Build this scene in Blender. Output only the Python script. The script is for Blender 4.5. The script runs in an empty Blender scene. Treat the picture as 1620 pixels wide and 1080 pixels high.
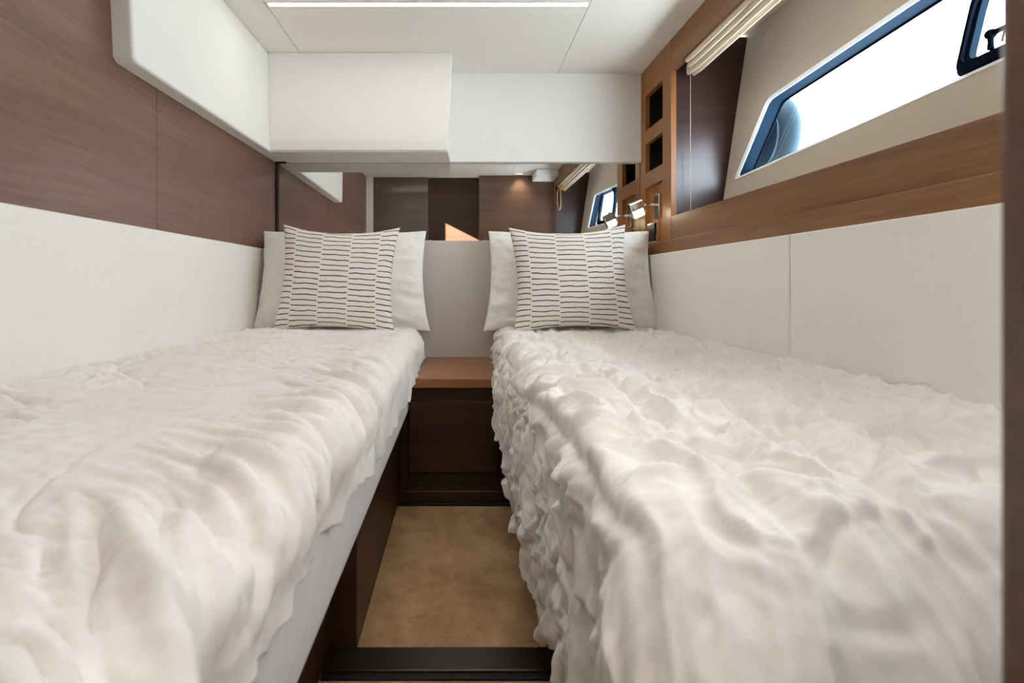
import bpy, bmesh, math
import numpy as np
from mathutils import Vector, Matrix

# ------------------------------------------------------------------ camera, world, light
SC = bpy.context.scene
COL = SC.collection
CAM_H = 0.745                       # camera height above the carpet
F = 792.0                           # focal length in pixels of a 1620 px wide frame


def H(y):
    return y + CAM_H


cam_data = bpy.data.cameras.new('camera')
cam_data.sensor_width = 36.0
cam_data.sensor_fit = 'HORIZONTAL'
cam_data.lens = F / 1620 * 36
cam_data.shift_x = 82 / 1620
cam_data.shift_y = -92 / 1620
cam_data.clip_start = 0.02
cam_data.dof.use_dof = True
cam_data.dof.focus_distance = 2.0
cam_data.dof.aperture_fstop = 6.0
cam = bpy.data.objects.new('camera', cam_data)
cam.location = (0, 0, CAM_H)
cam.rotation_euler = (math.radians(90), 0, 0)
COL.objects.link(cam)
SC.camera = cam

world = bpy.data.worlds.new('world')
SC.world = world
world.use_nodes = True
bg = world.node_tree.nodes['Background']
bg.inputs['Color'].default_value = (0.82, 0.92, 1.0, 1)
bg.inputs['Strength'].default_value = 9.5

SUN_DIR = Vector((0.75, -0.35, -0.38))
sun_data = bpy.data.lights.new('sun', 'SUN')
sun_data.energy = 150.0
sun_data.color = (1.0, 0.95, 0.88)
sun_data.angle = math.radians(0.5)
sun = bpy.data.objects.new('sun', sun_data)
sun.rotation_euler = SUN_DIR.to_track_quat('-Z', 'Y').to_euler()
sun.location = (-1, 2, 4)
COL.objects.link(sun)

fill_data = bpy.data.lights.new('passage_fill', 'AREA')      # added unseen fill light in the passage behind the doorway
fill_data.shape = 'DISK'
fill_data.size = 0.35
fill_data.energy = 3.0
fill_data.color = (1.0, 0.98, 0.94)
lamp = bpy.data.objects.new('passage_fill', fill_data)
lamp.location = (0.0, -0.30, CAM_H + 1.22)
lamp.rotation_euler = Vector((0.02, 0.75, -0.85)).to_track_quat('-Z', 'Y').to_euler()
COL.objects.link(lamp)

spot_data = bpy.data.lights.new('fill_spot', 'SPOT')          # added fill spot that brightens the foot of the right bed
spot_data.energy = 8.0
spot_data.color = (1.0, 0.98, 0.94)
spot_data.spot_size = math.radians(95)
spot_data.spot_blend = 1.0
spot_data.shadow_soft_size = 0.025
spot = bpy.data.objects.new('fill_spot', spot_data)
spot.location = (0.54, 0.235, CAM_H + 1.02)
spot.rotation_euler = (0, 0, 0)
COL.objects.link(spot)

vs = SC.view_settings
vs.view_transform = 'Standard'
vs.look = 'None'
vs.gamma = 1.0
vs.use_curve_mapping = False
vs.exposure = 1.02
LED = 16.0                          # emission of the ceiling strips
SC.cycles.max_bounces = 14
SC.cycles.diffuse_bounces = 8
SC.cycles.use_denoising = True


# ------------------------------------------------------------------ materials
def lin(r, g, b):
    def f(c):
        c /= 255.0
        return c / 12.92 if c <= 0.04045 else ((c + 0.055) / 1.055) ** 2.4
    return (f(r), f(g), f(b), 1.0)


def mat(name, col, rough=0.5, metal=0.0, spec=0.5, sheen=0.0, coat=0.0):
    m = bpy.data.materials.new(name)
    m.use_nodes = True
    b = m.node_tree.nodes['Principled BSDF']
    b.inputs['Base Color'].default_value = col
    b.inputs['Roughness'].default_value = rough
    b.inputs['Metallic'].default_value = metal
    b.inputs['Specular IOR Level'].default_value = spec
    b.inputs['Sheen Weight'].default_value = sheen
    b.inputs['Coat Weight'].default_value = coat
    b.inputs['Coat Roughness'].default_value = 0.15
    return m


def N(m, t, **kw):
    n = m.node_tree.nodes.new(t)
    for k, v in kw.items():
        setattr(n, k, v)
    return n


def L(m, a, b):
    m.node_tree.links.new(a, b)


def wood(name, dark, light, grain='y', rough=0.38, bands=True):
    """straight-grained veneer, the grain running along one axis"""
    m = mat(name, light, rough)
    b = m.node_tree.nodes['Principled BSDF']
    tc = N(m, 'ShaderNodeTexCoord')
    mp = N(m, 'ShaderNodeMapping')
    sc = {'x': (2.2, 60, 60), 'y': (60, 2.2, 60), 'z': (60, 60, 2.2)}[grain]
    mp.inputs['Scale'].default_value = sc
    L(m, tc.outputs['Object'], mp.inputs['Vector'])
    n1 = N(m, 'ShaderNodeTexNoise')
    n1.inputs['Scale'].default_value = 2.2
    n1.inputs['Detail'].default_value = 9
    n1.inputs['Roughness'].default_value = 0.72
    n1.inputs['Distortion'].default_value = 0.35
    L(m, mp.outputs[0], n1.inputs['Vector'])
    mp2 = N(m, 'ShaderNodeMapping')
    mp2.inputs['Scale'].default_value = tuple(v * 0.13 for v in sc)
    L(m, tc.outputs['Object'], mp2.inputs['Vector'])
    n2 = N(m, 'ShaderNodeTexNoise')
    n2.inputs['Scale'].default_value = 1.3
    n2.inputs['Detail'].default_value = 3
    L(m, mp2.outputs[0], n2.inputs['Vector'])
    mx = N(m, 'ShaderNodeMath', operation='MULTIPLY_ADD')
    L(m, n2.outputs[0], mx.inputs[0])
    mx.inputs[1].default_value = 0.55 if bands else 0.2
    md = N(m, 'ShaderNodeMath', operation='MULTIPLY')
    L(m, n1.outputs[0], md.inputs[0])
    md.inputs[1].default_value = 0.8
    L(m, md.outputs[0], mx.inputs[2])
    cr = N(m, 'ShaderNodeValToRGB')
    cr.color_ramp.elements[0].position = 0.42
    cr.color_ramp.elements[0].color = dark
    cr.color_ramp.elements[1].position = 0.86
    cr.color_ramp.elements[1].color = light
    L(m, mx.outputs[0], cr.inputs[0])
    L(m, cr.outputs[0], b.inputs['Base Color'])
    bp = N(m, 'ShaderNodeBump')
    bp.inputs['Strength'].default_value = 0.12
    bp.inputs['Distance'].default_value = 0.001
    L(m, n1.outputs[0], bp.inputs['Height'])
    L(m, bp.outputs[0], b.inputs['Normal'])
    return m


def cloth(name, col, scale=260.0, strength=0.25, dist=0.0015, rough=0.9, wr=0.0, sheen=0.15, var=0.04):
    m = mat(name, col, rough, spec=0.25, sheen=sheen)
    b = m.node_tree.nodes['Principled BSDF']
    tc = N(m, 'ShaderNodeTexCoord')
    n1 = N(m, 'ShaderNodeTexNoise')
    n1.inputs['Scale'].default_value = scale
    n1.inputs['Detail'].default_value = 3
    L(m, tc.outputs['Object'], n1.inputs['Vector'])
    bp = N(m, 'ShaderNodeBump')
    bp.inputs['Strength'].default_value = strength
    bp.inputs['Distance'].default_value = dist
    L(m, n1.outputs[0], bp.inputs['Height'])
    last = bp
    if wr > 0:
        n2 = N(m, 'ShaderNodeTexNoise')
        n2.inputs['Scale'].default_value = 26
        n2.inputs['Detail'].default_value = 5
        n2.inputs['Distortion'].default_value = 1.6
        L(m, tc.outputs['Object'], n2.inputs['Vector'])
        b2 = N(m, 'ShaderNodeBump')
        b2.inputs['Strength'].default_value = wr
        b2.inputs['Distance'].default_value = 0.012
        L(m, n2.outputs[0], b2.inputs['Height'])
        L(m, bp.outputs[0], b2.inputs['Normal'])
        last = b2
    L(m, last.outputs[0], b.inputs['Normal'])
    n3 = N(m, 'ShaderNodeTexNoise')
    n3.inputs['Scale'].default_value = 60
    n3.inputs['Detail'].default_value = 6
    L(m, tc.outputs['Object'], n3.inputs['Vector'])
    cr = N(m, 'ShaderNodeValToRGB')
    cr.color_ramp.elements[0].position = 0.3
    cr.color_ramp.elements[0].color = tuple(c * (1 - 2 * var) for c in col[:3]) + (1,)
    cr.color_ramp.elements[1].position = 0.7
    cr.color_ramp.elements[1].color = col
    L(m, n3.outputs[0], cr.inputs[0])
    L(m, cr.outputs[0], b.inputs['Base Color'])
    return m


M = {}
M['wood_left'] = wood('walnut_veneer_left', lin(94, 63, 50), lin(132, 98, 78), 'y', 0.42)
M['wood_right'] = wood('walnut_veneer_right', lin(108, 68, 38), lin(156, 108, 68), 'y', 0.4)  # walnut with the orange of the warm light put into its colour
M['wood_column'] = wood('walnut_veneer_column', lin(124, 76, 36), lin(172, 114, 62), 'z', 0.4)
M['wood_dark_x'] = wood('dark_veneer_across', lin(42, 25, 17), lin(70, 45, 31), 'x', 0.35)
M['wood_dark_z'] = wood('dark_veneer_upright', lin(48, 30, 30), lin(74, 50, 48), 'x', 0.3)
M['wood_base'] = wood('dark_veneer_base', lin(52, 34, 24), lin(82, 56, 40), 'y', 0.4)
M['wood_stand'] = wood('nightstand_top_veneer', lin(122, 76, 46), lin(160, 106, 68), 'x', 0.3)
M['wood_front'] = wood('front_wall_veneer', lin(74, 50, 36), lin(108, 78, 58), 'x', 0.36)
M['wood_gloss'] = wood('glossy_dark_veneer', lin(80, 70, 66), lin(110, 96, 90), 'x', 0.14)  # colour lightened to stand in for the window's reflection on the gloss
M['black'] = mat('black_gap', lin(14, 12, 12), 0.6)
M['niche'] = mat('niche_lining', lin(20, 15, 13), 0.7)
M['white_panel'] = mat('white_lacquer_panel', lin(240, 239, 235), 0.45, spec=0.3)
M['ceiling'] = cloth('ceiling_panel', lin(242, 239, 230), 500, 0.08, 0.0006, 0.8, sheen=0, var=0.01)
M['leather'] = cloth('white_upholstery', lin(242, 239, 232), 420, 0.3, 0.0008, 0.62, sheen=0, var=0.01)
M['leather_grey'] = cloth('headboard_upholstery', lin(200, 193, 186), 420, 0.3, 0.0008, 0.6, sheen=0, var=0.012)
M['hull'] = cloth('cream_hull_lining', lin(212, 200, 184), 300, 0.1, 0.0006, 0.75, sheen=0, var=0.01)
M['duvet'] = cloth('white_ruched_cotton', lin(240, 236, 229), 700, 0.12, 0.0006, 0.92, wr=0.10)
M['duvet_soft'] = cloth('white_soft_cotton', lin(238, 234, 228), 700, 0.12, 0.0006, 0.92, wr=0.08)
M['pillowcase'] = cloth('white_pillowcase', lin(245, 243, 239), 600, 0.1, 0.0005, 0.9, wr=0.2)
M['sheet'] = cloth('white_fitted_sheet', lin(232, 230, 230), 600, 0.1, 0.0005, 0.9, wr=0.08)
M['mirror'] = mat('mirror_glass', (0.74, 0.74, 0.73, 1), 0.015, 1.0)
M['chrome'] = mat('chrome', (0.8, 0.8, 0.78, 1), 0.12, 1.0)
M['brass'] = mat('brass', (0.85, 0.6, 0.22, 1), 0.2, 1.0)
M['black_plastic'] = mat('black_plastic', lin(24, 24, 26), 0.35)
M['navy'] = mat('dark_blue_window_frame', (0.008, 0.020, 0.036, 1), 0.8, spec=0.04)
M['navy_dark'] = mat('window_gasket', lin(14, 22, 36), 0.8, spec=0.04)
M['white_trim'] = mat('white_window_chamfer', lin(240, 240, 240), 0.5)
M['bronze'] = mat('dark_bronze_trim', lin(50, 42, 36), 0.3, metal=0.3, spec=0.5)
M['blind'] = cloth('cream_blind_fabric', lin(232, 218, 196), 500, 0.25, 0.001, 0.9, var=0.02)
M['cord'] = mat('cream_cord', lin(205, 195, 175), 0.8)
M['fender'] = mat('blue_grey_vinyl', (0.045, 0.075, 0.10, 1), 0.9, spec=0.1)
M['steel'] = mat('satin_steel', (0.6, 0.6, 0.6, 1), 0.3, 1.0)


def carpet_mat():
    m = mat('tan_pile_carpet', lin(176, 140, 96), 0.95, spec=0.1, sheen=0.25)
    b = m.node_tree.nodes['Principled BSDF']
    tc = N(m, 'ShaderNodeTexCoord')
    n1 = N(m, 'ShaderNodeTexNoise')
    n1.inputs['Scale'].default_value = 330
    n1.inputs['Detail'].default_value = 6
    n2 = N(m, 'ShaderNodeTexNoise')
    n2.inputs['Scale'].default_value = 11
    n2.inputs['Detail'].default_value = 7
    n2.inputs['Roughness'].default_value = 0.65
    n2.inputs['Distortion'].default_value = 0.15
    for n in (n1, n2):
        L(m, tc.outputs['Object'], n.inputs['Vector'])
    ad = N(m, 'ShaderNodeMath', operation='MULTIPLY_ADD')
    L(m, n1.outputs[0], ad.inputs[0])
    ad.inputs[1].default_value = 0.45
    mu = N(m, 'ShaderNodeMath', operation='MULTIPLY')
    L(m, n2.outputs[0], mu.inputs[0])
    mu.inputs[1].default_value = 0.7
    L(m, mu.outputs[0], ad.inputs[2])
    cr = N(m, 'ShaderNodeValToRGB')
    cr.color_ramp.elements[0].position = 0.38
    cr.color_ramp.elements[0].color = lin(146, 104, 60)
    cr.color_ramp.elements[1].position = 0.78
    cr.color_ramp.elements[1].color = lin(224, 186, 136)
    L(m, ad.outputs[0], cr.inputs[0])
    L(m, cr.outputs[0], b.inputs['Base Color'])
    bp = N(m, 'ShaderNodeBump')
    bp.inputs['Strength'].default_value = 0.7
    bp.inputs['Distance'].default_value = 0.004
    L(m, n1.outputs[0], bp.inputs['Height'])
    L(m, bp.outputs[0], b.inputs['Normal'])
    return m


M['carpet'] = carpet_mat()


def emit_mat(name, col, s):
    m = bpy.data.materials.new(name)
    m.use_nodes = True
    nt = m.node_tree
    nt.nodes.clear()
    e = nt.nodes.new('ShaderNodeEmission')
    e.inputs['Color'].default_value = col
    e.inputs['Strength'].default_value = s
    o = nt.nodes.new('ShaderNodeOutputMaterial')
    nt.links.new(e.outputs[0], o.inputs[0])
    return m


M['led'] = emit_mat('led_diffuser', (1.0, 0.965, 0.90, 1), LED)
M['lamp'] = emit_mat('reading_lamp_glow', (1.0, 0.9, 0.62, 1), 9)


def glass_mat():
    m = bpy.data.materials.new('clear_window_glass')
    m.use_nodes = True
    nt = m.node_tree
    nt.nodes.clear()
    t = nt.nodes.new('ShaderNodeBsdfTransparent')
    t.inputs[0].default_value = (0.97, 0.985, 1, 1)
    g = nt.nodes.new('ShaderNodeBsdfGlossy')
    g.inputs['Roughness'].default_value = 0.03
    mx = nt.nodes.new('ShaderNodeMixShader')
    mx.inputs[0].default_value = 0.06
    o = nt.nodes.new('ShaderNodeOutputMaterial')
    nt.links.new(t.outputs[0], mx.inputs[1])
    nt.links.new(g.outputs[0], mx.inputs[2])
    nt.links.new(mx.outputs[0], o.inputs[0])
    return m


M['glass'] = glass_mat()


def stripe_mat():
    """rows of short brown dashes in offset columns, woven on a pale ground"""
    m = mat('dash_striped_linen', lin(214, 204, 194), 0.9, spec=0.2)
    b = m.node_tree.nodes['Principled BSDF']
    uv = N(m, 'ShaderNodeUVMap')
    uv.uv_map = 'uv'
    sp = N(m, 'ShaderNodeSeparateXYZ')
    L(m, uv.outputs[0], sp.inputs[0])

    def mth(op, a, c=None, d=None):
        n = N(m, 'ShaderNodeMath', operation=op)
        for i, x in enumerate((a, c, d)):
            if x is None:
                continue
            if isinstance(x, (int, float)):
                n.inputs[i].default_value = x
            else:
                L(m, x, n.inputs[i])
        return n.outputs[0]
    cols = mth('MULTIPLY_ADD', sp.outputs[0], 4.15, 0.45)
    ci = mth('FLOOR', cols)
    cf = mth('FRACT', cols)
    par = mth('MODULO', ci, 2.0)
    tilt = mth('MULTIPLY', mth('SUBTRACT', cf, 0.5), 0.16)
    rows = mth('MULTIPLY_ADD', sp.outputs[1], 19.5, mth('MULTIPLY', par, 0.5))
    nz = N(m, 'ShaderNodeTexNoise')
    nz.inputs['Scale'].default_value = 9
    L(m, uv.outputs[0], nz.inputs['Vector'])
    rows = mth('ADD', rows, mth('MULTIPLY', nz.outputs[0], 0.5))
    rf = mth('FRACT', mth('ADD', rows, tilt))
    line = mth('LESS_THAN', rf, 0.19)
    inx = mth('MULTIPLY', mth('GREATER_THAN', cf, 0.02), mth('LESS_THAN', cf, 0.98))
    mask = mth('MULTIPLY', line, inx)
    mx = N(m, 'ShaderNodeMix', data_type='RGBA')
    L(m, mask, mx.inputs['Factor'])
    mx.inputs['A'].default_value = lin(236, 229, 221)
    mx.inputs['B'].default_value = lin(78, 68, 68)
    L(m, mx.outputs['Result'], b.inputs['Base Color'])
    bp = N(m, 'ShaderNodeBump')
    bp.inputs['Strength'].default_value = 0.5
    bp.inputs['Distance'].default_value = 0.002
    L(m, mth('MULTIPLY', rf, 1.0), bp.inputs['Height'])
    L(m, bp.outputs[0], b.inputs['Normal'])
    return m


M['stripe'] = stripe_mat()


# ------------------------------------------------------------------ helpers
def box(bm, x0, x1, y0, y1, z0, z1, bev=0.0, seg=2):
    """axis-aligned box between absolute coordinates (y is depth, z is height above the carpet)"""
    t = bmesh.new()
    bmesh.ops.create_cube(t, size=1.0)
    for v in t.verts:
        v.co = Vector(((x0 + x1) / 2 + v.co.x * (x1 - x0), (y0 + y1) / 2 + v.co.y * (y1 - y0), (z0 + z1) / 2 + v.co.z * (z1 - z0)))
    if bev > 0:
        bmesh.ops.bevel(t, geom=t.edges[:], offset=bev, segments=seg, profile=0.5, affect='EDGES')
    me = bpy.data.meshes.new('tmp')
    t.to_mesh(me)
    t.free()
    bm.from_mesh(me)
    bpy.data.meshes.remove(me)


def prism(bm, pts, axis_vec, depth_off=(0, 0, 0)):
    """closed solid: polygon pts (3-D, planar) extruded by axis_vec"""
    a = Vector(axis_vec)
    o = Vector(depth_off)
    v0 = [bm.verts.new(Vector(p) + o) for p in pts]
    v1 = [bm.verts.new(Vector(p) + o + a) for p in pts]
    n = len(pts)
    bm.faces.new(v0[::-1])
    bm.faces.new(v1)
    for i in range(n):
        bm.faces.new((v0[i], v0[(i + 1) % n], v1[(i + 1) % n], v1[i]))


def tube(bm, pts, r, seg=10, closed=False):
    pts = [Vector(p) for p in pts]
    rings = []
    n = len(pts)
    up = Vector((0.13, 0.37, 0.91)).normalized()
    for i, p in enumerate(pts):
        if closed:
            d = pts[(i + 1) % n] - pts[i - 1]
        else:
            d = pts[min(i + 1, n - 1)] - pts[max(i - 1, 0)]
        d.normalize()
        a = d.cross(up).normalized()
        b = d.cross(a)
        rr = r[i] if isinstance(r, (list, tuple)) else r
        rings.append([bm.verts.new(p + a * math.cos(2 * math.pi * k / seg) * rr + b * math.sin(2 * math.pi * k / seg) * rr) for k in range(seg)])
    for i in range(n if closed else n - 1):
        A, B = rings[i], rings[(i + 1) % n]
        for k in range(seg):
            bm.faces.new((A[k], A[(k + 1) % seg], B[(k + 1) % seg], B[k]))
    if not closed:
        bm.faces.new(rings[0][::-1])
        bm.faces.new(rings[-1])


def obj(name, bm, material, parent=None, smooth=False, loc=None):
    """links a bmesh (in absolute coordinates) as one object; its origin is moved to its parent's or to loc"""
    bmesh.ops.recalc_face_normals(bm, faces=bm.faces[:])
    o0 = Vector(parent.location) if parent is not None and 'base' in parent else None
    if parent is not None:
        off = Vector(parent['base'])
    elif loc is not None:
        off = Vector(loc)
    else:
        zs = [v.co.z for v in bm.verts]
        xs = [v.co.x for v in bm.verts]
        ys = [v.co.y for v in bm.verts]
        off = Vector(((min(xs) + max(xs)) / 2, (min(ys) + max(ys)) / 2, min(zs)))
    for v in bm.verts:
        v.co -= off
    me = bpy.data.meshes.new(name)
    bm.to_mesh(me)
    bm.free()
    if smooth:
        for p in me.polygons:
            p.use_smooth = True
    me.materials.append(material)
    o = bpy.data.objects.new(name, me)
    COL.objects.link(o)
    if parent is not None:
        o.parent = parent
        BASE[o.name] = off
    else:
        o.location = off
        BASE[o.name] = off
    o['base'] = tuple(off)
    return o


BASE = {}


def thing(name, label, cat, loc, group=None):
    o = bpy.data.objects.new(name, None)
    o.empty_display_size = 0.05
    o.location = loc
    o['base'] = tuple(loc)
    COL.objects.link(o)
    return tag(o, label, cat, group)


def tag(o, label, cat, group=None):
    o['label'] = label
    o['category'] = cat
    if group:
        o['group'] = group
    return o


def struct(o, label=None, cat=None):
    o['kind'] = 'structure'
    if label:
        o['label'] = label
    if cat:
        o['category'] = cat
    return o


# ---- noise
_rs = np.random.RandomState(7)
_perm = np.concatenate([_rs.permutation(256)] * 3)
_ang = _rs.rand(256) * 2 * np.pi
_gx, _gy = np.cos(_ang), np.sin(_ang)


def perlin(x, y, seed=0):
    x = np.asarray(x, float) + seed * 17.31
    y = np.asarray(y, float) + seed * 9.77
    xi = np.floor(x).astype(int)
    yi = np.floor(y).astype(int)
    xf, yf = x - xi, y - yi

    def g(ix, iy, dx, dy):
        h = _perm[(_perm[ix & 255] + iy) & 255]
        return _gx[h] * dx + _gy[h] * dy
    u = xf ** 3 * (xf * (xf * 6 - 15) + 10)
    v = yf ** 3 * (yf * (yf * 6 - 15) + 10)
    a = g(xi, yi, xf, yf)
    b = g(xi + 1, yi, xf - 1, yf)
    c = g(xi, yi + 1, xf, yf - 1)
    d = g(xi + 1, yi + 1, xf - 1, yf - 1)
    return (a + (b - a) * u + (c - a) * v + (a - b - c + d) * u * v) * 1.5


def smooth(a, b, x):
    t = np.clip((x - a) / (b - a), 0, 1)
    return t * t * (3 - 2 * t)


# ------------------------------------------------------------------ dimensions (x to starboard, depth away from the camera, y up from the lens)
XL = -0.875          # left veneer
XR = 0.855           # right veneer
ZM = 2.38            # mirror plane
ZH = 2.20            # headboard front
YC = 0.99            # ceiling
ZF = 0.11            # front wall, room side

# ------------------------------------------------------------------ the setting
bm = bmesh.new()
box(bm, -1.0, 1.3, -1.0, 2.6, H(-0.775), H(-0.745))
struct(obj('floor', bm, M['carpet']))

bm = bmesh.new()
g = 0.0014
for x0, x1 in ((-0.95, -0.69 - g), (-0.69 + g, 0.46 - g), ):
    box(bm, x0, x1, 0.06, 2.45, H(YC), H(YC) + 0.02, 0.001, 1)
# right-hand panel with the square cut-out that hides the added fill spot
for x0, x1, y0, y1 in ((0.46 + g, 0.50, 0.06, 2.45), (0.58, XR + 0.002, 0.06, 2.45), (0.50, 0.58, 0.06, 0.195), (0.50, 0.58, 0.275, 2.45)):
    box(bm, x0, x1, y0, y1, H(YC), H(YC) + 0.02)
for x0, x1, y0, y1 in ((-0.95, 0.50, 0.0, 2.45), (0.58, 1.34, 0.0, 2.45), (0.50, 0.58, 0.0, 0.195), (0.50, 0.58, 0.275, 2.45)):
    box(bm, x0, x1, y0, y1, H(YC) + 0.019, H(YC) + 0.08)
box(bm, 0.48, 0.60, 0.17, 0.30, H(YC) + 0.08, H(YC) + 0.10)
struct(obj('ceiling', bm, M['ceiling']))

bm = bmesh.new()
for y0, y1 in ((0.10, 1.444 - 0.0012), (1.444 + 0.0012, 2.372)):
    box(bm, XL - 0.02, XL, y0, y1, H(-0.76), H(YC), 0.0008, 1)
box(bm, XL - 0.06, XL - 0.018, 0.06, 2.45, H(-0.76), H(YC))
struct(obj('wall_left', bm, M['wood_left']))

bm = bmesh.new()
box(bm, XL - 0.02, XR + 0.2, ZM + 0.006, ZM + 0.05, H(-0.76), H(YC))
struct(obj('wall_back', bm, M['black']))
bm = bmesh.new()
box(bm, -0.06, XR - 0.001, ZM - 0.022, ZM + 0.004, H(0.571), H(YC) - 0.001, 0.002)
wb = obj('upper_panel', bm, M['white_panel'])
tag(wb, 'flat white panel above the mirror, right of the boxed casing', 'wall panel')

# right wall: niche column, header over the recess, sill board and ledge strip
bm = bmesh.new()
zc0, zc1 = 2.031, ZM - 0.002
n0, n1 = 2.116, 2.312
D = 0.14
for a, b_ in ((zc0, n0), (n1, zc1)):
    box(bm, XR, XR + 0.022, a, b_, H(0.126), H(YC) - 0.002, 0.001, 1)
for a, b_ in ((0.86, YC - 0.002), (0.64, 0.70), (0.437, 0.505), (0.126, 0.178)):
    box(bm, XR, XR + 0.022, n0 - 0.001, n1 + 0.001, H(a), H(b_))
wr_ = struct(obj('wall_right', bm, M['wood_column']))
bm = bmesh.new()
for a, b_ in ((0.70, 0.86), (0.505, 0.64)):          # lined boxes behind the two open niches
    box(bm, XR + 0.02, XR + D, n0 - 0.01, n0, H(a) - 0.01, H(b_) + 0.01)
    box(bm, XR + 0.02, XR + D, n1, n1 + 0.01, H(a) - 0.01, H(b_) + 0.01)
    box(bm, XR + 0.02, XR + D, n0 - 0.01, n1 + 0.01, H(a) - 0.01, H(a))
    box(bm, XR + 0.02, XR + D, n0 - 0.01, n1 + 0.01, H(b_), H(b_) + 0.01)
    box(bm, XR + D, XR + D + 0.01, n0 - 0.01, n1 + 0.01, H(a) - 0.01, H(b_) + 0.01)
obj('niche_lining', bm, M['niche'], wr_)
bm = bmesh.new()
box(bm, XR + 0.018, XR + 0.03, n0 - 0.01, n1 + 0.01, H(0.12), H(0.45))
obj('socket_panel', bm, M['wood_column'], wr_)
bm = bmesh.new()
box(bm, XR, XR + 0.03, 0.12, 2.029, H(0.865), H(YC) - 0.002, 0.001, 1)
obj('header_board', bm, M['wood_right'], wr_)
bm = bmesh.new()
box(bm, XR, XR + 0.02, 0.12, 2.029, H(0.17), H(0.271), 0.0015, 2)
obj('sill_board', bm, M['wood_right'], wr_)
bm = bmesh.new()
box(bm, XR - 0.014, XR + 0.02, 0.12, zc1, H(0.122), H(0.174), 0.002, 2)
obj('ledge_strip', bm, M['wood_right'], wr_)
bm = bmesh.new()
box(bm, XR + 0.012, 1.12, 0.25, 2.029, H(0.235), H(0.25))
obj('sill_shelf', bm, M['wood_right'], wr_)
bm = bmesh.new()
box(bm, XR + 0.001, 1.26, 2.034, 2.05, H(0.1), H(YC) + 0.01)
obj('recess_cheek', bm, M['wood_dark_z'], wr_)
bm = bmesh.new()
box(bm, XR + 0.001, 1.26, 0.23, 0.25, H(0.1), H(YC) + 0.01)
obj('recess_cheek', bm, M['wood_dark_z'], wr_)
bm = bmesh.new()
box(bm, XR + 0.03, XR + 0.06, -0.9, zc1, H(-0.76), H(0.16))
obj('backing_board', bm, M['black'], wr_)
bm = bmesh.new()
box(bm, XR + D + 0.012, XR + D + 0.04, 2.05, ZM + 0.04, H(0.1), H(YC))
obj('backing_board', bm, M['black'], wr_)


# hull lining with the window opening
def hx(y):
    return 1.0187 + 0.148 * y


def win_poly(grow=0.0, n=6):
    """window outline in (depth, height), rounded corners"""
    P = [(1.957, 0.4155), (1.816, 0.663), (0.56, 0.735), (0.49, 0.475)]
    c = np.mean(P, axis=0)
    R = [0.02, 0.025, 0.03, 0.03]
    Q = []
    k = len(P)
    Pv = [Vector(p) for p in P]
    # grow: move each edge outwards
    lines = []
    for i in range(k):
        a, b = Pv[i], Pv[(i + 1) % k]
        d = (b - a).normalized()
        nrm = Vector((d.y, -d.x))
        if nrm.dot((a + b) / 2 - Vector(c)) < 0:
            nrm = -nrm
        lines.append((a + nrm * grow, d))
    V = []
    for i in range(k):
        (a, d), (b, e) = lines[i - 1], lines[i]
        t = ((b - a).x * e.y - (b - a).y * e.x) / (d.x * e.y - d.y * e.x)
        V.append(a + d * t)
    for i in range(k):
        p, a, b = V[i], V[i - 1], V[(i + 1) % k]
        r = R[i] + max(grow, -0.015) * 0.7
        s = p + (a - p).normalized() * r
        e = p + (b - p).normalized() * r
        for j in range(n + 1):
            t = j / n
            q = s * (1 - t) ** 2 + p * 2 * t * (1 - t) + e * t * t
            Q.append((q.x, q.y))
    return Q


def w3(q, off=0.0):
    return Vector((hx(q[1]) + off, q[0], H(q[1])))


def ring(bm, A, B):
    va = [bm.verts.new(p) for p in A]
    vb = [bm.verts.new(p) for p in B]
    n = len(A)
    for i in range(n):
        bm.faces.new((va[i], va[(i + 1) % n], vb[(i + 1) % n], vb[i]))


def plate_with_hole(outer, inner, off, thick):
    bm = bmesh.new()
    for o_ in (off, off + thick):
        es = []
        for loop in (outer, inner):
            vs_ = [bm.verts.new(w3(q, o_)) for q in loop]
            es += [bm.edges.new((vs_[i], vs_[(i + 1) % len(vs_)])) for i in range(len(vs_))]
        bmesh.ops.triangle_fill(bm, use_beauty=True, edges=es)
    for loop in (outer, inner):
        ring(bm, [w3(q, off) for q in loop], [w3(q, off + thick) for q in loop])
    bmesh.ops.remove_doubles(bm, verts=bm.verts[:], dist=1e-5)
    return bm


outer = [(0.2, 0.1), (2.06, 0.1), (2.06, 1.03), (0.2, 1.03)]
bm = plate_with_hole(outer, win_poly(0.010), 0.0, 0.03)
struct(obj('wall_outer', bm, M['hull']))

WIN = bpy.data.objects.new('window_1', None)
WIN.location = (hx(0.42), 1.2, H(0.42))
WIN['base'] = tuple(WIN.location)
COL.objects.link(WIN)
struct(WIN)
# white chamfer, dark reveal, gasket and pane
A, B, C_ = win_poly(0.0105), win_poly(0.0), win_poly(-0.002)
bm = bmesh.new()
ring(bm, [w3(q, -0.0015) for q in A], [w3(q, 0.006) for q in B])
ring(bm, [w3(q, -0.0015) for q in A], [w3(q, 0.028) for q in A])
ring(bm, [w3(q, 0.006) for q in B], [w3(q, 0.028) for q in B])
ring(bm, [w3(q, 0.028) for q in A], [w3(q, 0.028) for q in B])
bmesh.ops.remove_doubles(bm, verts=bm.verts[:], dist=1e-5)
obj('window_chamfer', bm, M['white_trim'], WIN)
bm = bmesh.new()
ring(bm, [w3(q, 0.008) for q in B], [w3(q, 0.055) for q in win_poly(-0.004)])
E = win_poly(0.02)
ring(bm, [w3(q, 0.008) for q in B], [w3(q, 0.012) for q in E])
ring(bm, [w3(q, 0.012) for q in E], [w3(q, 0.06) for q in E])
ring(bm, [w3(q, 0.055) for q in win_poly(-0.004)], [w3(q, 0.06) for q in E])
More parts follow.
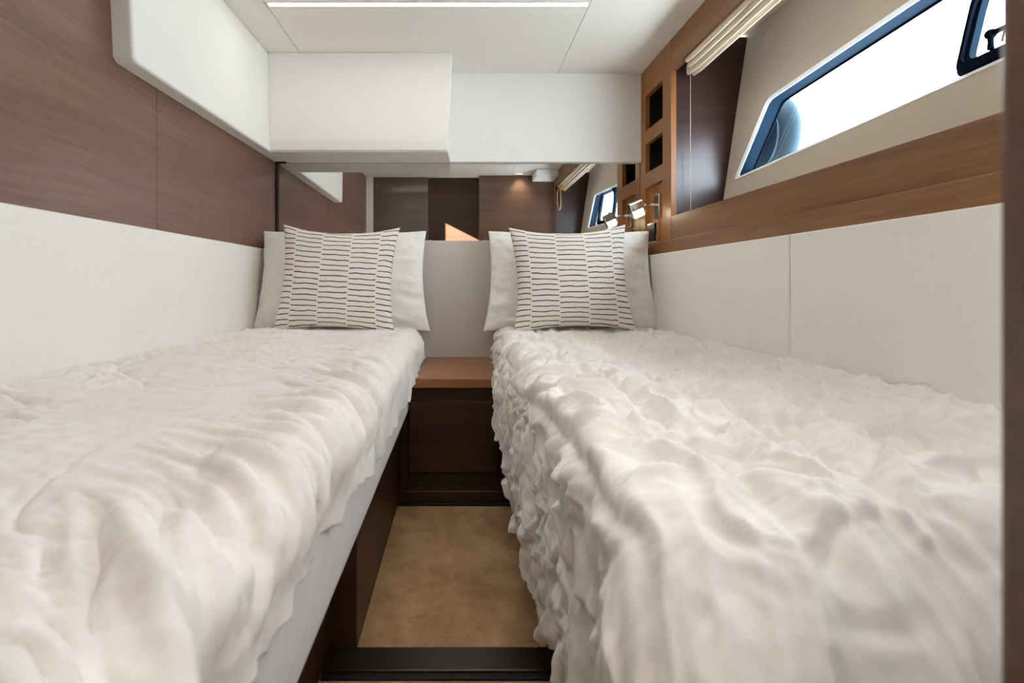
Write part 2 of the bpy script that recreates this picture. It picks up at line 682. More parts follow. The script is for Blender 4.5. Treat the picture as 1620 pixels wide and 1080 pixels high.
bmesh.ops.remove_doubles(bm, verts=bm.verts[:], dist=1e-5)
obj('window_frame', bm, M['navy'], WIN)
bm = plate_with_hole(win_poly(0.004), win_poly(-0.009), 0.052, 0.004)
obj('gasket', bm, M['navy_dark'], WIN)
bm = bmesh.new()
prism(bm, [w3(q, 0.056) for q in win_poly(0.006)], (0.006, 0, 0))
obj('pane', bm, M['glass'], WIN)

# front wall beside the doorway (the door jamb close to the lens), glossy panel on the other side
bm = bmesh.new()
box(bm, 0.176, XR + 0.02, 0.105, 0.165, H(-0.745), H(YC) - 0.001, 0.004, 3)
struct(obj('wall_front', bm, M['wood_front']))
bm = bmesh.new()
box(bm, -0.81, -0.30, 0.05, 0.09, H(-0.745), H(YC) - 0.001, 0.003, 2)
struct(obj('door_1', bm, M['wood_gloss']))
bm = bmesh.new()
box(bm, XL - 0.02, -0.812, 0.05, 0.098, H(-0.745), H(YC) - 0.001, 0.002, 2)
struct(obj('trim_1', bm, M['white_panel']))
# passage behind the doorway
bm = bmesh.new()
box(bm, -1.0, 1.0, -0.84, -0.8, H(-0.745), H(1.45), 0)
box(bm, 0.86, 0.9, -0.8, 0.1, H(-0.745), H(1.45), 0)
box(bm, -0.98, -0.94, -0.8, 0.09, H(-0.745), H(0.62), 0)        # side opening that lets the sun in
box(bm, -0.98, -0.94, -0.8, 0.09, H(1.08), H(1.45), 0)
box(bm, -0.98, -0.94, -0.8, -0.436, H(0.62), H(1.08), 0)
box(bm, -0.98, -0.94, -0.10, 0.09, H(0.62), H(1.08), 0)
struct(obj('wall_passage', bm, M['wood_dark_x']))
bm = bmesh.new()
box(bm, -1.0, 1.0, 0.062, 0.1, H(YC) + 0.051, H(1.45), 0)
struct(obj('wall_passage_upper', bm, M['wood_dark_x']))
bm = bmesh.new()
box(bm, -1.0, 1.0, -0.84, 0.1, H(1.45), H(1.49))
struct(obj('ceiling_passage', bm, M['ceiling']))

# dark satin sill strip across the carpet
bm = bmesh.new()
box(bm, -0.262, 0.2, 0.952, 1.014, H(-0.75), H(-0.735), 0.003, 3)
struct(obj('trim_2', bm, M['bronze']))
bm = bmesh.new()
box(bm, -0.262, 0.2, 0.938, 0.952, H(-0.75), H(-0.740), 0.001, 1)
struct(obj('trim_3', bm, M['black']))

# ------------------------------------------------------------------ casings, mirror, upholstered panels
# left wall casing with a rounded lower corner at its near end
bm = bmesh.new()
pts = []
y0e, yb = 1.262, 0.560
r = 0.02
pts += [(1.232, YC - 0.002), (1.262 - 0.004, yb + r + 0.03)]
for k in range(1, 6):
    a = math.pi + k / 5 * math.pi / 2
    pts.append((1.262 - 0.002 + r + r * math.cos(a), yb + r + r * math.sin(a)))
pts += [(ZM - 0.024, yb + 0.012), (ZM - 0.024, YC - 0.002)]
prism(bm, [(XL + 0.0005, p[0], H(p[1])) for p in pts], (0.052, 0, 0))
bmesh.ops.recalc_face_normals(bm, faces=bm.faces[:])
es = [e for e in bm.edges if all(abs(v.co.x - (XL + 0.0525)) < 1e-4 for v in e.verts)]
bmesh.ops.bevel(bm, geom=es, offset=0.008, segments=3, profile=0.5, affect='EDGES')
tag(obj('wall_casing', bm, M['white_panel']), 'long white overhead casing along the left wooden wall with a rounded corner', 'casing')

bm = bmesh.new()
xa, xb = XL + 0.054, -0.045
front = 2.15
sec = [(front - 0.004, YC - 0.002), (front + 0.010, 0.615), (front + 0.018, 0.578), (front + 0.030, 0.571), (ZM - 0.004, 0.571), (ZM - 0.004, YC - 0.002)]
bm_v = []
v0 = [bm.verts.new((xa, p[0], H(p[1]))) for p in sec]
v1 = [bm.verts.new((xb + (0.012 if p[1] > 0.9 and p[0] < 2.2 else (-0.008 if p[0] < 2.2 else 0.0)), p[0], H(p[1]))) for p in sec]
bm.faces.new(v0[::-1])
bm.faces.new(v1)
for i in range(len(sec)):
    j = (i + 1) % len(sec)
    bm.faces.new((v0[i], v0[j], v1[j], v1[i]))
bmesh.ops.recalc_face_normals(bm, faces=bm.faces[:])
es = [e for e in bm.edges if any(abs(v.co.x - w.co.x) < 1e-6 for v in e.verts for w in v1)]
es = [e for e in bm.edges if all(v in v1 for v in e.verts)]
bmesh.ops.bevel(bm, geom=es, offset=0.005, segments=3, profile=0.5, affect='EDGES')
tag(obj('duct_casing', bm, M['white_panel']), 'boxy white overhead casing above the left pillows, under the ceiling', 'casing')

bm = bmesh.new()
box(bm, 0.66, XR - 0.002, 0.17, 0.42, H(0.93), H(YC) - 0.001, 0.006, 2)
tag(obj('corner_casing', bm, M['white_panel']), 'small white ceiling casing in the near corner, seen in the mirror', 'casing')

t = thing('wall_mirror', 'wide low wall mirror between the headboard and the white casings', 'mirror', (0, ZM, H(0.12)))
bm = bmesh.new()
box(bm, XL + 0.012, XR - 0.001, ZM - 0.001, ZM + 0.004, H(0.12), H(0.5705))
obj('mirror_glass', bm, M['mirror'], t)
bm = bmesh.new()
box(bm, XL + 0.001, XL + 0.010, ZM - 0.012, ZM + 0.004, H(0.12), H(0.569), 0.001, 1)
obj('edge_strip', bm, M['black'], t)

bm = bmesh.new()
for y0, y1 in ((0.12, 2.3),):
    box(bm, XL + 0.001, -0.858, y0, y1, H(-0.35), H(0.152), 0.006, 3)
tag(obj('wall_padding', bm, M['leather']), 'white padded panel on the left wall beside the left bed', 'wall panel')
bm = bmesh.new()
for y0, y1 in ((0.17, 1.234 - 0.0015), (1.234 + 0.0015, 2.3)):
    box(bm, 0.812, XR + 0.03, y0, y1, H(-0.35), H(0.121), 0.004, 3)
tag(obj('wall_padding', bm, M['leather']), 'white padded panel on the right wall under the wooden ledge', 'wall panel')

bm = bmesh.new()
for x0, x1 in ((-0.857, -0.262), (-0.26, 0.25), (0.252, 0.811)):
    box(bm, x0, x1, ZH, ZH + 0.085, H(-0.33), H(0.188), 0.006, 3)
box(bm, -0.857, 0.811, ZH + 0.08, ZM - 0.004, H(-0.33), H(0.183))
tag(obj('headboard', bm, M['leather_grey']), 'low grey upholstered headboard running behind both beds', 'headboard')

# ------------------------------------------------------------------ ceiling strip lights
def strip(x0, x1, z, label):
    t = thing('ceiling_light', label, 'ceiling light', ((x0 + x1) / 2, z, H(YC) - 0.006), 'recessed strip lights')
    bm = bmesh.new()
    box(bm, x0 - 0.003, x1 + 0.003, z - 0.014, z + 0.014, H(YC) - 0.0026, H(YC) + 0.0005, 0.0008, 1)
    obj('rim', bm, M['white_panel'], t)
    bm = bmesh.new()
    box(bm, x0, x1, z - 0.0095, z + 0.0095, H(YC) - 0.0028, H(YC) - 0.001, 0.0002, 1)
    obj('diffuser', bm, M['led'], t)


strip(-0.68, 0.452, 1.775, 'lit white strip light across the ceiling above the beds')
t2 = strip(-0.68, 0.452, 0.655, 'added fill strip light across the ceiling nearer the doorway, unseen overhead')  # extra strip out of view, added to even out the cabin's brightness

# ------------------------------------------------------------------ beds
def rounded(name, x0, x1, y0, y1, z0, z1, bev, m, parent):
    bm = bmesh.new()
    box(bm, x0, x1, y0, y1, z0, z1, bev, 5)
    return obj(name, bm, m, parent, smooth=True)


bl = thing('bed', 'left single bed with dark wooden base, fitted sheet showing at its side', 'bed', (-0.52, 1.2, 0), 'single beds')
bm = bmesh.new()
box(bm, -0.857, -0.21, 1.016, 2.19, 0.0, H(-0.465), 0.003, 2)
box(bm, -0.857, -0.264, 0.14, 1.016, 0.0, H(-0.465), 0.003, 2)
obj('bed_base', bm, M['wood_base'], bl)
rounded('mattress', -0.856, -0.178, 0.13, 2.19, H(-0.464), H(-0.215), 0.035, M['sheet'], bl)
br = thing('bed', 'right single bed, its base hidden under the ruffled overhanging cover', 'bed', (0.5, 1.3, 0), 'single beds')
bm = bmesh.new()
box(bm, 0.195, 0.81, 0.40, 2.19, 0.0, H(-0.45), 0.003, 2)
obj('bed_base', bm, M['wood_base'], br)
rounded('mattress', 0.155, 0.81, 0.40, 2.19, H(-0.449), H(-0.215), 0.035, M['sheet'], br)


def drape(xw, xe, z_head, z_foot, ytop, drop_fn, fdrop, R, disp, ns, nt, Rf=None):
    """cloth lying on the bed from the wall xw to the aisle edge xe and hanging over the aisle side (and the foot)"""
    sgn = 1.0 if xe > xw else -1.0
    W = abs(xe - xw) - R
    Rf = Rf or R
    Lh = z_head - z_foot - Rf
    q = np.linspace(0, 1, nt)
    q = 1 - (1 - q) ** 1.35 if fdrop == 0 else q ** 0.9
    tt = q * (Lh + fdrop)
    p = np.linspace(0, 1, ns)
    T, P = np.meshgrid(tt, p, indexing='ij')
    S = P * (W + drop_fn(T))
    a = np.maximum(0, S - W)
    b = np.maximum(0, T - Lh)
    rr = (a ** 3 + b ** 3 + 1e-12) ** (1 / 3)
    ang = np.arctan2(b, a + 1e-9)
    R = R + (Rf - R) * np.sin(ang) ** 2
    th = np.clip(rr / R, 0, math.pi / 2)
    hor = R * np.sin(th)
    ver = R * (1 - np.cos(th)) + np.maximum(0, rr - R * math.pi / 2)
    on = rr > 1e-3
    dx = np.where(on, np.cos(ang), 0)
    dz = np.where(on, np.sin(ang), 0)
    U = np.minimum(S, W) + dx * hor
    V = np.minimum(T, Lh) + dz * hor
    nx, nz, nu = dx * np.sin(th), dz * np.sin(th), np.cos(th)
    hang = np.maximum(0, rr - R * 0.8)
    per = np.minimum(T, Lh) + (W - np.minimum(S, W)) * (b > 0) + ang * 0.3 * (b > 0)
    d, out = disp(S, T, hang, per, W, Lh)
    U = U + nx * d + dx * out
    V = V + nz * d + dz * out
    Y = ytop - ver + nu * d
    X = xw + sgn * U
    Z = z_head - V
    X = np.clip(X, min(xw, -9), 9)
    bm = bmesh.new()
    vv = [[bm.verts.new((X[i, j], Z[i, j], H(Y[i, j]))) for j in range(ns)] for i in range(nt)]
    for i in range(nt - 1):
        for j in range(ns - 1):
            bm.faces.new((vv[i][j], vv[i][j + 1], vv[i + 1][j + 1], vv[i + 1][j]))
    return bm


def ridge(n, k=2.2, p=1.6):
    return np.clip(1 - np.abs(n) * k, 0, 1) ** p


def disp_right(S, T, hang, per, W, Lh):
    # crumpled puckers, longer across the bed, gathered along seams that run its length
    wx = 1.1 * perlin(S * 5, T * 5, 1) + 0.45 * perlin(S * 13, T * 13, 2)
    wy = 1.1 * perlin(S * 5, T * 5, 3) + 0.5 * perlin(S * 12, T * 12, 4)
    G = T - 0.15 * T ** 2                           # the gathers grow wider towards the foot
    n1 = perlin(S * 4.5 + wx, G * 14 + wy * 1.2, 5)
    n2 = perlin(S * 10 + wx * 1.4, G * 30 + wy * 1.6, 6)
    n3 = perlin(S * 24 + wx * 2, G * 58 + wy * 2, 7)
    n4 = perlin(S * 5 + wy * 1.3, T * 7 - wx * 1.3 + S * 3, 14)
    near = smooth(0.5, 1.4, T)
    puff = ridge(n1, 2.1, 1.3) * (0.012 + 0.007 * near) + ridge(n2, 2.0, 1.3) * (0.0070 - 0.001 * near) + ridge(n3, 1.9, 1.3) * 0.0026
    puff = puff + ridge(n4, 2.2, 1.5) * 0.009 * (0.3 + near)
    puff = puff - ridge(perlin(S * 5 + wx, G * 16 + wy, 15), 4.5, 1.2) * 0.009
    big = perlin(S * 3.2, T * 3.4, 8) * 0.014
    sw = S / 0.135 + 0.35 * perlin(T * 3, S * 2, 9)
    f = np.abs(sw - np.round(sw))
    seam = np.exp(-(f / 0.08) ** 2)
    gather = ridge(perlin(S * 12, T * 50, 10), 2.0, 1.2) * 0.004 * np.exp(-(f / 0.3) ** 2)
    hf = smooth(0.0, 0.10, hang)
    foot = smooth(Lh - 0.04, Lh + 0.12, T)
    top = (puff + big) * (1 - 0.5 * seam) - seam * 0.005 + gather
    d = top * (1 - 0.6 * hf) * (1 - 0.78 * foot) + 0.002
    pl = ridge(perlin(S * 16 + 0.5 * wx, T * 2.5, 18), 2.0, 1.6) * 0.009 + ridge(perlin(S * 34 + 0.6 * wx, T * 4, 19), 2.0, 1.5) * 0.004
    d = d * (1 - 0.3 * foot) + pl * smooth(Lh, Lh + 0.06, T)
    d = np.where(S < 0.06, d * 0.6 + 0.002, d)
    # hanging folds, deeper towards the hem
    k = per * 34 + 1.9 * perlin(per * 7, hang * 3, 11) + hang * 2.0
    folds = (np.sin(k) * 0.5 + 0.45 * np.sin(k * 1.9 + 1.1) + perlin(per * 30, hang * 4, 12) * 1.0)
    amp = 0.003 + 0.026 * np.clip(hang, 0, 0.4)
    out = folds * amp * hf * (1 + 0.4 * foot)
    ruf = ridge(perlin(per * 22 + wx * 1.3, hang * 9 + wy, 13), 2.1, 1.3) * 0.010 + ridge(perlin(per * 44 + wx * 2, hang * 12 + wy, 16), 2.0, 1.3) * 0.0025
    ruf = ruf - ridge(perlin(per * 15 + wx, hang * 6 + wy, 17), 4.5, 1.2) * 0.007
    out = out + ruf * hf * (1 - 0.6 * foot) + 0.11 * hang * foot * (T > Lh) + 0.024 * hf * (1 - smooth(0.55, 1.3, T)) * smooth(0.3, 0.5, T) + 0.008 * hf * (1 - smooth(0.5, 0.9, T))
    return d, out


def drop_right(T):
    base = 0.150 + 0.12 * smooth(0.40, 0.50, T) + 0.12 * smooth(0.55, 0.95, T) + 0.02 * smooth(1.0, 1.5, T)
    return base + smooth(0.4, 0.6, T) * (0.012 * np.sin(T * 17) + 0.034 * perlin(T * 7, T * 0 + 0.3, 20)) + 0.010 * perlin(T * 30, T * 0 + 0.3, 21)


bm = drape(0.808, 0.152, 2.12, 0.325, -0.200, drop_right, 0.50, 0.045, disp_right, 330, 560, Rf=0.15)
d = obj('duvet', bm, M['duvet'], smooth=True)
md = d.modifiers.new('thickness', 'SOLIDIFY')
md.thickness = 0.004
md.offset = -1
tag(d, 'white ruffled duvet gathered into puckers, hanging over the side of the right bed', 'duvet', 'duvets')


def disp_left(S, T, hang, per, W, Lh):
    wx = 0.8 * perlin(S * 4, T * 4, 31)
    wy = 0.8 * perlin(S * 4, T * 4, 32)
    head = 1 - smooth(0.3, 1.3, T)                  # tight ripples near the pillows
    wall = 1 - smooth(0.1, 0.42, S)
    n1 = perlin(S * 4 + wx, T * 30 + wy * 2.5, 33)
    n2 = perlin(S * 9 + wx, T * 16 + wy * 1.6, 34)
    n3 = perlin(S * 3 + wx, T * 6 + wy, 35)
    n4 = perlin(S * 14 + wx * 1.5, T * 26 + wy * 1.5, 43)
    top = ridge(n1, 2.0, 1.2) * 0.0065 * (0.25 + head) + ridge(n2, 2.2, 1.5) * 0.008 * (0.25 + 0.9 * wall * (1 - head * 0.4)) + n3 * 0.010
    top = top + ridge(n4, 2.0, 1.3) * 0.0055 * (0.35 + wall) - ridge(perlin(S * 6 + wx, T * 13 + wy * 2, 45), 4.5, 1.2) * 0.006 * (0.5 + wall)
    # soft folds across the shoulder of the bed, slanting towards the hem
    hs = smooth(W - 0.20, W + 0.05, S)
    c = T * 1.0 - (S - W) * 0.55
    a = perlin(c * 9 + 0.5 * wx, S * 2.2, 36)
    b = perlin(c * 22 + wx, S * 5, 37)
    e = perlin(c * 14 + wx * 1.3, S * 3.5 + wy, 42)
    near = smooth(0.5, 1.5, T)
    side = ridge(a, 2.0, 2.2) * (0.013 + 0.008 * near) + ridge(b, 2.2, 2.0) * 0.009 - ridge(e, 3.6, 1.4) * 0.006 * (0.4 + near) - 0.002
    side = side + ridge(perlin(c * 34 + wx * 2, S * 9 + wy, 44), 2.0, 1.6) * 0.0045
    d = top * (1 - 0.4 * hs) + side * hs * (1 - 0.45 * smooth(0.02, 0.08, hang)) + 0.001
    hf = smooth(0.0, 0.08, hang)
    out = perlin(per * 24 + wx, hang * 5, 38) * 0.006 * hf + perlin(per * 7, hang, 39) * 0.008 * hf - 0.004 * hf + 0.012 * hf * (1 - smooth(0.5, 0.9, T))
    d = np.where(S < 0.05, d * 0.5, d)
    return d, out


def drop_left(T):
    return 0.150 + 0.042 * smooth(0.3, 0.6, T) - 0.055 * smooth(0.9, 1.7, T) + 0.016 * perlin(T * 5.5, T * 0 + 0.7, 40) + 0.006 * perlin(T * 21, T * 0 + 0.3, 41)


bm = drape(-0.856, -0.170, 2.12, 0.112, -0.196, drop_left, 0.0, 0.055, disp_left, 300, 520)
d = obj('duvet', bm, M['duvet_soft'], smooth=True)
md = d.modifiers.new('thickness', 'SOLIDIFY')
md.thickness = 0.004
md.offset = 1
tag(d, 'smoother white duvet on the left bed with soft folds at its side', 'duvet', 'duvets')


# ------------------------------------------------------------------ pillows and cushions
def pillow_bm(w, h, th, n=56, pinch=0.07, seed=1, wrinkle=0.006, slump=0.0, top_sag=0.0):
    """upright pillow: x across, z up from its lower edge, y towards the camera is negative; welded front and back"""
    u = np.linspace(-1, 1, n)
    # denser near the seam
    u = np.sin(u * math.pi / 2)
    Uu, Vv = np.meshgrid(u, u, indexing='ij')
    prof = ((1 - Uu ** 2) ** 0.42) * ((1 - Vv ** 2) ** 0.42)
    X = Uu * w / 2 * (1 - pinch * (1 - Vv ** 2) * np.abs(Uu) ** 2)
    Zz = Vv * h / 2 * (1 - pinch * (1 - Uu ** 2) * np.abs(Vv) ** 2)
    Zz = Zz - top_sag * (1 - Uu ** 2) * (Vv + 1) / 2
    X = X * (1 + slump * (-Vv + 1) / 2 * 0.12)
    bmx = bmesh.new()
    lay = bmx.loops.layers.uv.new('uv')
    sheets = []
    for side in (-1, 1):
        wr = perlin(Uu * 2.2 + seed, Vv * 3.2, seed) * wrinkle + (1 - np.abs(perlin(Uu * 4 + seed, Vv * 6, seed + 3)) * 2) * wrinkle * 0.5
        edge = np.maximum(np.abs(Uu), np.abs(Vv))
        rad = (1 - np.abs(perlin(np.arctan2(Vv, Uu) * 4, edge * 2, seed + 5)) * 2) * wrinkle * smooth(0.5, 0.85, edge)
        Y = side * (prof * (th / 2 + slump * 0.02 * (1 - Vv)) + (wr + rad) * np.sqrt(np.clip(prof, 0, 1)))
        sheets.append([[None] * n for _ in range(n)])
        for i in range(n):
            for j in range(n):
                if side == 1 and (i in (0, n - 1) or j in (0, n - 1)):
                    sheets[1][i][j] = sheets[0][i][j]
                else:
                    sheets[-1][i][j] = bmx.verts.new((X[i, j], Y[i, j], Zz[i, j] + h / 2))
    for sh in sheets:
        for i in range(n - 1):
            for j in range(n - 1):
                vs_ = (sh[i][j], sh[i + 1][j], sh[i + 1][j + 1], sh[i][j + 1])
                if len(set(vs_)) < 4:
                    continue
                try:
                    f = bmx.faces.new(vs_)
                except ValueError:
                    continue
                for lp, (a, b) in zip(f.loops, ((i, j), (i + 1, j), (i + 1, j + 1), (i, j + 1))):
                    lp[lay].uv = (u[a] / 2 + 0.5, u[b] / 2 + 0.5)
    return bmx


def place_pillow(name, bmx, m, loc, lean, roll, label, cat, group, piping=None):
    o = obj(name, bmx, m, smooth=True, loc=(0, 0, 0))
    o.location = loc
    o.rotation_euler = (math.radians(-lean), math.radians(roll), 0)
    o['base'] = tuple(loc)
    return tag(o, label, cat, group)


place_pillow('pillow', pillow_bm(0.70, 0.43, 0.10, seed=2, slump=0.5, pinch=0.06, wrinkle=0.012), M['pillowcase'], (-0.496, 2.088, H(-0.200)), 9, 0,
             'plain white pillow leaning on the headboard of the left bed', 'pillow', 'white pillows')
place_pillow('pillow', pillow_bm(0.69, 0.43, 0.10, seed=5, slump=0.6, pinch=0.06, wrinkle=0.014), M['pillowcase'], (0.466, 2.088, H(-0.200)), 9, 0,
             'plain white pillow leaning on the headboard of the right bed', 'pillow', 'white pillows')
place_pillow('throw_cushion', pillow_bm(0.475, 0.435, 0.115, seed=3, pinch=0.11, wrinkle=0.004, top_sag=0.012), M['stripe'], (-0.492, 1.945, H(-0.192)), 12, 1.5,
             'square cushion with brown dashes standing on the left bed', 'cushion', 'dash-patterned cushions')
place_pillow('throw_cushion', pillow_bm(0.475, 0.43, 0.115, seed=8, pinch=0.11, wrinkle=0.004, top_sag=0.012), M['stripe'], (0.445, 1.945, H(-0.188)), 12, -1.5,
             'square cushion with brown dashes standing on the right bed', 'cushion', 'dash-patterned cushions')

# ------------------------------------------------------------------ nightstand between the beds
t = thing('nightstand', 'dark wooden nightstand with one drawer between the two beds', 'nightstand', (0, 1.95, 0))
zf = 1.70
bm = bmesh.new()
box(bm, -0.172, 0.152, zf, ZH - 0.002, H(-0.356), H(-0.324), 0.003, 3)
obj('nightstand_top', bm, M['wood_stand'], t)
bm = bmesh.new()
box(bm, -0.172, 0.152, zf + 0.03, ZH - 0.004, H(-0.452), H(-0.356), 0.001, 1)
box(bm, -0.208, 0.193, zf + 0.03, ZH - 0.004, H(-0.72), H(-0.467), 0.001, 1)
box(bm, -0.208, -0.178, zf + 0.012, zf + 0.03, H(-0.70), H(-0.467), 0.001, 1)
box(bm, 0.163, 0.193, zf + 0.012, zf + 0.03, H(-0.70), H(-0.467), 0.001, 1)
obj('body', bm, M['wood_dark_x'], t)
bm = bmesh.new()
box(bm, -0.174, 0.128, zf + 0.008, zf + 0.029, H(-0.645), H(-0.405), 0.002, 3)
obj('drawer', bm, M['wood_dark_x'], t)
bm = bmesh.new()
box(bm, -0.208, 0.193, zf - 0.012, zf + 0.035, 0.0, H(-0.700), 0.004, 3)
obj('plinth', bm, M['wood_dark_x'], t)
bm = bmesh.new()
box(bm, -0.209, 0.194, zf - 0.028, zf - 0.0125, 0.0, H(-0.735), 0.002, 2)
struct(obj('baseboard_back', bm, M['black']))
bm = bmesh.new()
box(bm, 0.180, 0.1945, 1.02, zf - 0.03, 0.0, H(-0.725), 0.002, 2)
struct(obj('baseboard_right', bm, M['black']))

# ------------------------------------------------------------------ roman blind drawn up over the recess
t = thing('roman_blind', 'cream folding blind drawn up along the top of the window recess', 'blind', (0.90, 1.1, H(0.85)))
zb0, zb1 = 0.30, 1.995
nseg = 60


def fold_bm(x0, x1, ytop, ybot, seed, za=zb0, zb=zb1):
    """one hanging bundle of cloth, running the length of the recess"""
    bmf = bmesh.new()
    rings = []
    for i in range(nseg + 1):
        z = za + (zb - za) * i / nseg
        wv = float(perlin(z * 5, 0.3, seed)) * 0.004
        e = smooth(zb, zb - 0.06, np.array(z))
        yb_ = ybot + 0.006 * (1 - float(e)) + wv * 0.6
        rg = []
        for k in range(12):
            a = k / 12 * 2 * math.pi
            cx, cy = (x0 + x1) / 2 + wv, (ytop + yb_) / 2
            hx_, hy_ = (x1 - x0) / 2, (ytop - yb_) / 2
            ca, sa = math.cos(a), math.sin(a)
            rg.append(bmf.verts.new((cx + hx_ * math.copysign(abs(ca) ** 0.8, ca), z, H(cy + hy_ * math.copysign(abs(sa) ** 0.7, sa)))))
        rings.append(rg)
    for i in range(nseg):
        for k in range(12):
            bmf.faces.new((rings[i][k], rings[i][(k + 1) % 12], rings[i + 1][(k + 1) % 12], rings[i + 1][k]))
    bmf.faces.new(rings[0][::-1])
    bmf.faces.new(rings[-1])
    return bmf


obj('fold', fold_bm(0.868, 0.880, 0.875, 0.846, 51, zb=1.93), M['blind'], t, smooth=True)
obj('fold', fold_bm(0.884, 0.897, 0.875, 0.834, 52, zb=1.95), M['blind'], t, smooth=True)
obj('fold', fold_bm(0.902, 0.915, 0.875, 0.822, 53), M['blind'], t, smooth=True)
obj('fold', fold_bm(0.921, 0.935, 0.875, 0.818, 54), M['blind'], t, smooth=True)
bm = bmesh.new()
box(bm, 0.886, 0.935, zb0, 2.0, H(0.872), H(0.90), 0.002, 1)
obj('head_rail', bm, M['black'], t)
bm = bmesh.new()
tube(bm, [(0.876, 1.925, H(0.862)), (0.874, 1.90, H(0.856)), (0.876, 1.872, H(0.864))], 0.006, 8)
obj('clip', bm, M['brass'], t, smooth=True)
bm = bmesh.new()
tube(bm, [(0.92, 2.00, H(0.86)), (0.92, 2.0, H(0.55)), (0.921, 2.0, H(0.254))], 0.0011, 6)
obj('guide_cord', bm, M['cord'], t)
bm = bmesh.new()
box(bm, 0.862, 0.898, 0.43, 0.455, H(0.80), H(0.845), 0.004, 2)
obj('cord_bracket', bm, M['brass'], t)
bm = bmesh.new()
lp = []
for k in range(28):
    a = k / 28 * 2 * math.pi
    lp.append((0.853 + 0.016 * math.cos(a), 0.442, H(0.725 + 0.095 * math.sin(a))))
tube(bm, lp, 0.0028, 8, closed=True)
obj('pull_cord', bm, M['brass'], t, smooth=True)

# ------------------------------------------------------------------ opening port and fender outside
def rr_path(P, R, n=8):
    Q = []
    k = len(P)
    for i in range(k):
        p, a, b = Vector(P[i]), Vector(P[i - 1]), Vector(P[(i + 1) % k])
        s = p + (a - p).normalized() * R[i]
        e = p + (b - p).normalized() * R[i]
        for j in range(n + 1):
            t_ = j / n
            q = s * (1 - t_) ** 2 + p * 2 * t_ * (1 - t_) + e * t_ * t_
            Q.append((q.x, q.y))
    return Q


t = thing('opening_porthole', 'dark rounded opening porthole with a latch, in the near part of the window', 'porthole', (1.13, 0.95, H(0.46)))
P = [(1.124, 0.452), (1.098, 0.735), (0.70, 0.750), (0.70, 0.468)]
Ro = [0.035, 0.14, 0.05, 0.05]
c = Vector((0.92, 0.6))
inner = []
Pi = [(1.098, 0.486), (1.076, 0.712), (0.728, 0.724), (0.728, 0.500)]
Ri = [0.022, 0.125, 0.04, 0.04]
bm = plate_with_hole(rr_path(P, Ro), rr_path(Pi, Ri), 0.022, 0.016)
obj('porthole_frame', bm, M['navy'], t)
bm = plate_with_hole(rr_path([(p[0] - 0.008 * (1 if p[0] > 0.9 else -1), p[1] + 0.006) for p in P], [r_ * 0.95 for r_ in Ro]),
                     rr_path([(p[0] + 0.008 * (1 if p[0] > 0.9 else -1), p[1] - 0.004) for p in Pi], [r_ * 1.05 for r_ in Ri]), 0.012, 0.010)
obj('seal', bm, M['navy_dark'], t)
bm = bmesh.new()
yl = 0.520
b0 = Vector((hx(0.49) + 0.016, 1.045, H(0.488)))
k0 = Vector((hx(yl) + 0.012, 1.045, H(yl)))
tube(bm, [b0, (b0 + k0) / 2, k0], [0.006, 0.005, 0.006], 10)
bmesh.ops.create_uvsphere(bm, u_segments=14, v_segments=10, radius=0.0105, matrix=Matrix.Translation(k0))
tube(bm, [k0, k0 + Vector((0, -0.03, 0.001))], [0.007, 0.005], 10)
obj('latch', bm, M['navy_dark'], t, smooth=True)
bm = bmesh.new()
tube(bm, [k0, (hx(0.54) + 0.012, 0.93, H(0.535)), (hx(0.55) + 0.012, 0.80, H(0.55)), (hx(0.55) + 0.03, 0.74, H(0.555))], 0.0026, 8)
obj('stay_arm', bm, M['steel'], t, smooth=True)
bm = bmesh.new()
tube(bm, [(hx(0.49) + 0.012, 1.02, H(0.492)), (hx(0.51) + 0.006, 1.012, H(0.512)), (hx(0.515) + 0.008, 0.995, H(0.514)), (hx(0.49) + 0.012, 0.985, H(0.494))], 0.0022, 8)
obj('catch_loop', bm, M['steel'], t, smooth=True)

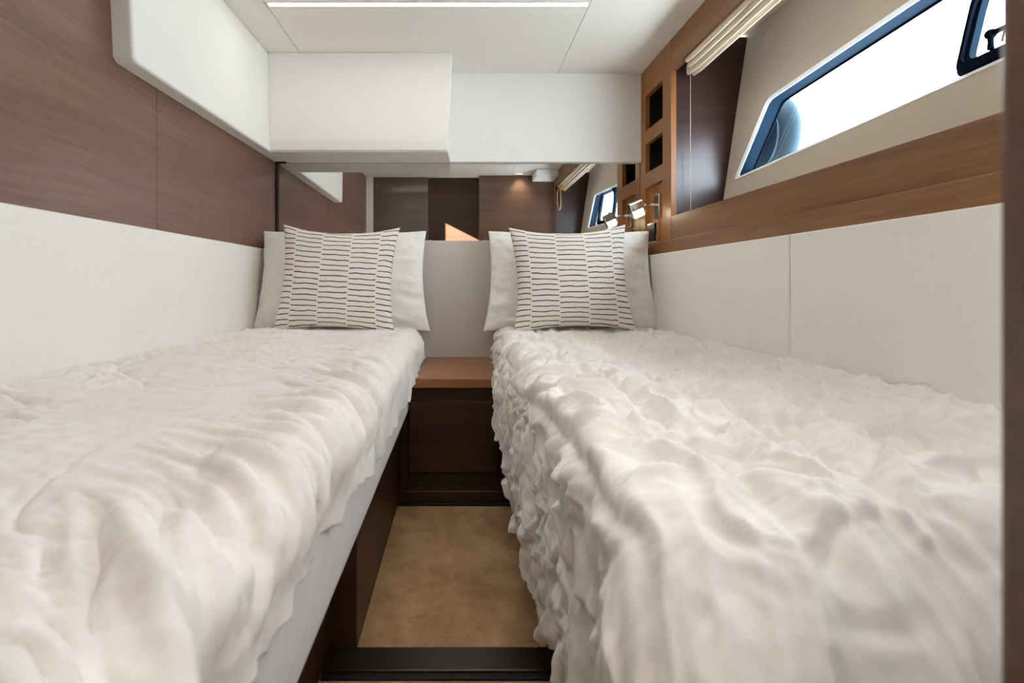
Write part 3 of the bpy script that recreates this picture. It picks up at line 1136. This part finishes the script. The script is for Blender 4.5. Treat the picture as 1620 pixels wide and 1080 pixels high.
t = thing('fender', 'blue-grey rounded fender outside the glass at the far corner of the window', 'fender', (1.24, 1.93, H(0.40)))
bm = bmesh.new()
bmesh.ops.create_uvsphere(bm, u_segments=40, v_segments=24, radius=1.0, matrix=Matrix.Translation((1.225, 1.975, H(0.565))) @ Matrix.Diagonal((0.05, 0.165, 0.165, 1)))
obj('body', bm, M['fender'], t, smooth=True)
bm = bmesh.new()
lp = []
for k in range(48):
    a = k / 48 * 2 * math.pi
    lp.append((1.180, 1.975 + 0.115 * math.cos(a), H(0.565 + 0.115 * math.sin(a))))
tube(bm, lp, 0.004, 8, closed=True)
obj('welt', bm, M['fender'], t, smooth=True)

# ------------------------------------------------------------------ reading lamp and sockets in the niche column
t = thing('reading_lamp', 'small lit chrome reading lamp in front of the mirror, right of the cushion', 'lamp', (XR + 0.018, 2.20, H(0.30)))
bm = bmesh.new()
box(bm, XR + 0.006, XR + 0.018, 2.17, 2.225, H(0.285), H(0.39), 0.003, 3)
obj('wall_plate', bm, M['chrome'], t)
bm = bmesh.new()
tube(bm, [(XR + 0.008, 2.197, H(0.345)), (0.82, 2.193, H(0.345)), (0.797, 2.188, H(0.335))], 0.006, 12)
obj('arm', bm, M['chrome'], t, smooth=True)
rot = Matrix.Translation((0.772, 2.185, H(0.325))) @ Matrix.Rotation(math.radians(-24), 4, 'Y') @ Matrix.Rotation(math.radians(14), 4, 'X')
bm = bmesh.new()
box(bm, -0.031, 0.031, -0.013, 0.013, -0.034, 0.034, 0.005, 3)
bm.transform(rot)
obj('lamp_head', bm, M['chrome'], t, smooth=False)
bm = bmesh.new()
box(bm, -0.028, 0.020, -0.0155, -0.0125, -0.034, -0.004, 0.001, 2)
box(bm, -0.028, 0.020, 0.0125, 0.0155, -0.034, -0.008, 0.001, 2)
bm.transform(rot)
obj('light_diffuser', bm, M['lamp'], t)

t = thing('wall_socket', 'black socket with chrome frame below the reading lamp in the wooden column', 'socket', (XR + 0.018, 2.24, H(0.178)))
bm = bmesh.new()
box(bm, XR + 0.002, XR + 0.018, 2.185, 2.292, H(0.179), H(0.272), 0.003, 3)
obj('socket_frame', bm, M['chrome'], t)
bm = bmesh.new()
box(bm, XR - 0.004, XR + 0.003, 2.195, 2.282, H(0.188), H(0.263), 0.002, 3)
obj('socket_insert', bm, M['black_plastic'], t)
for o in bpy.data.objects:
    if 'base' in o:
        del o['base']
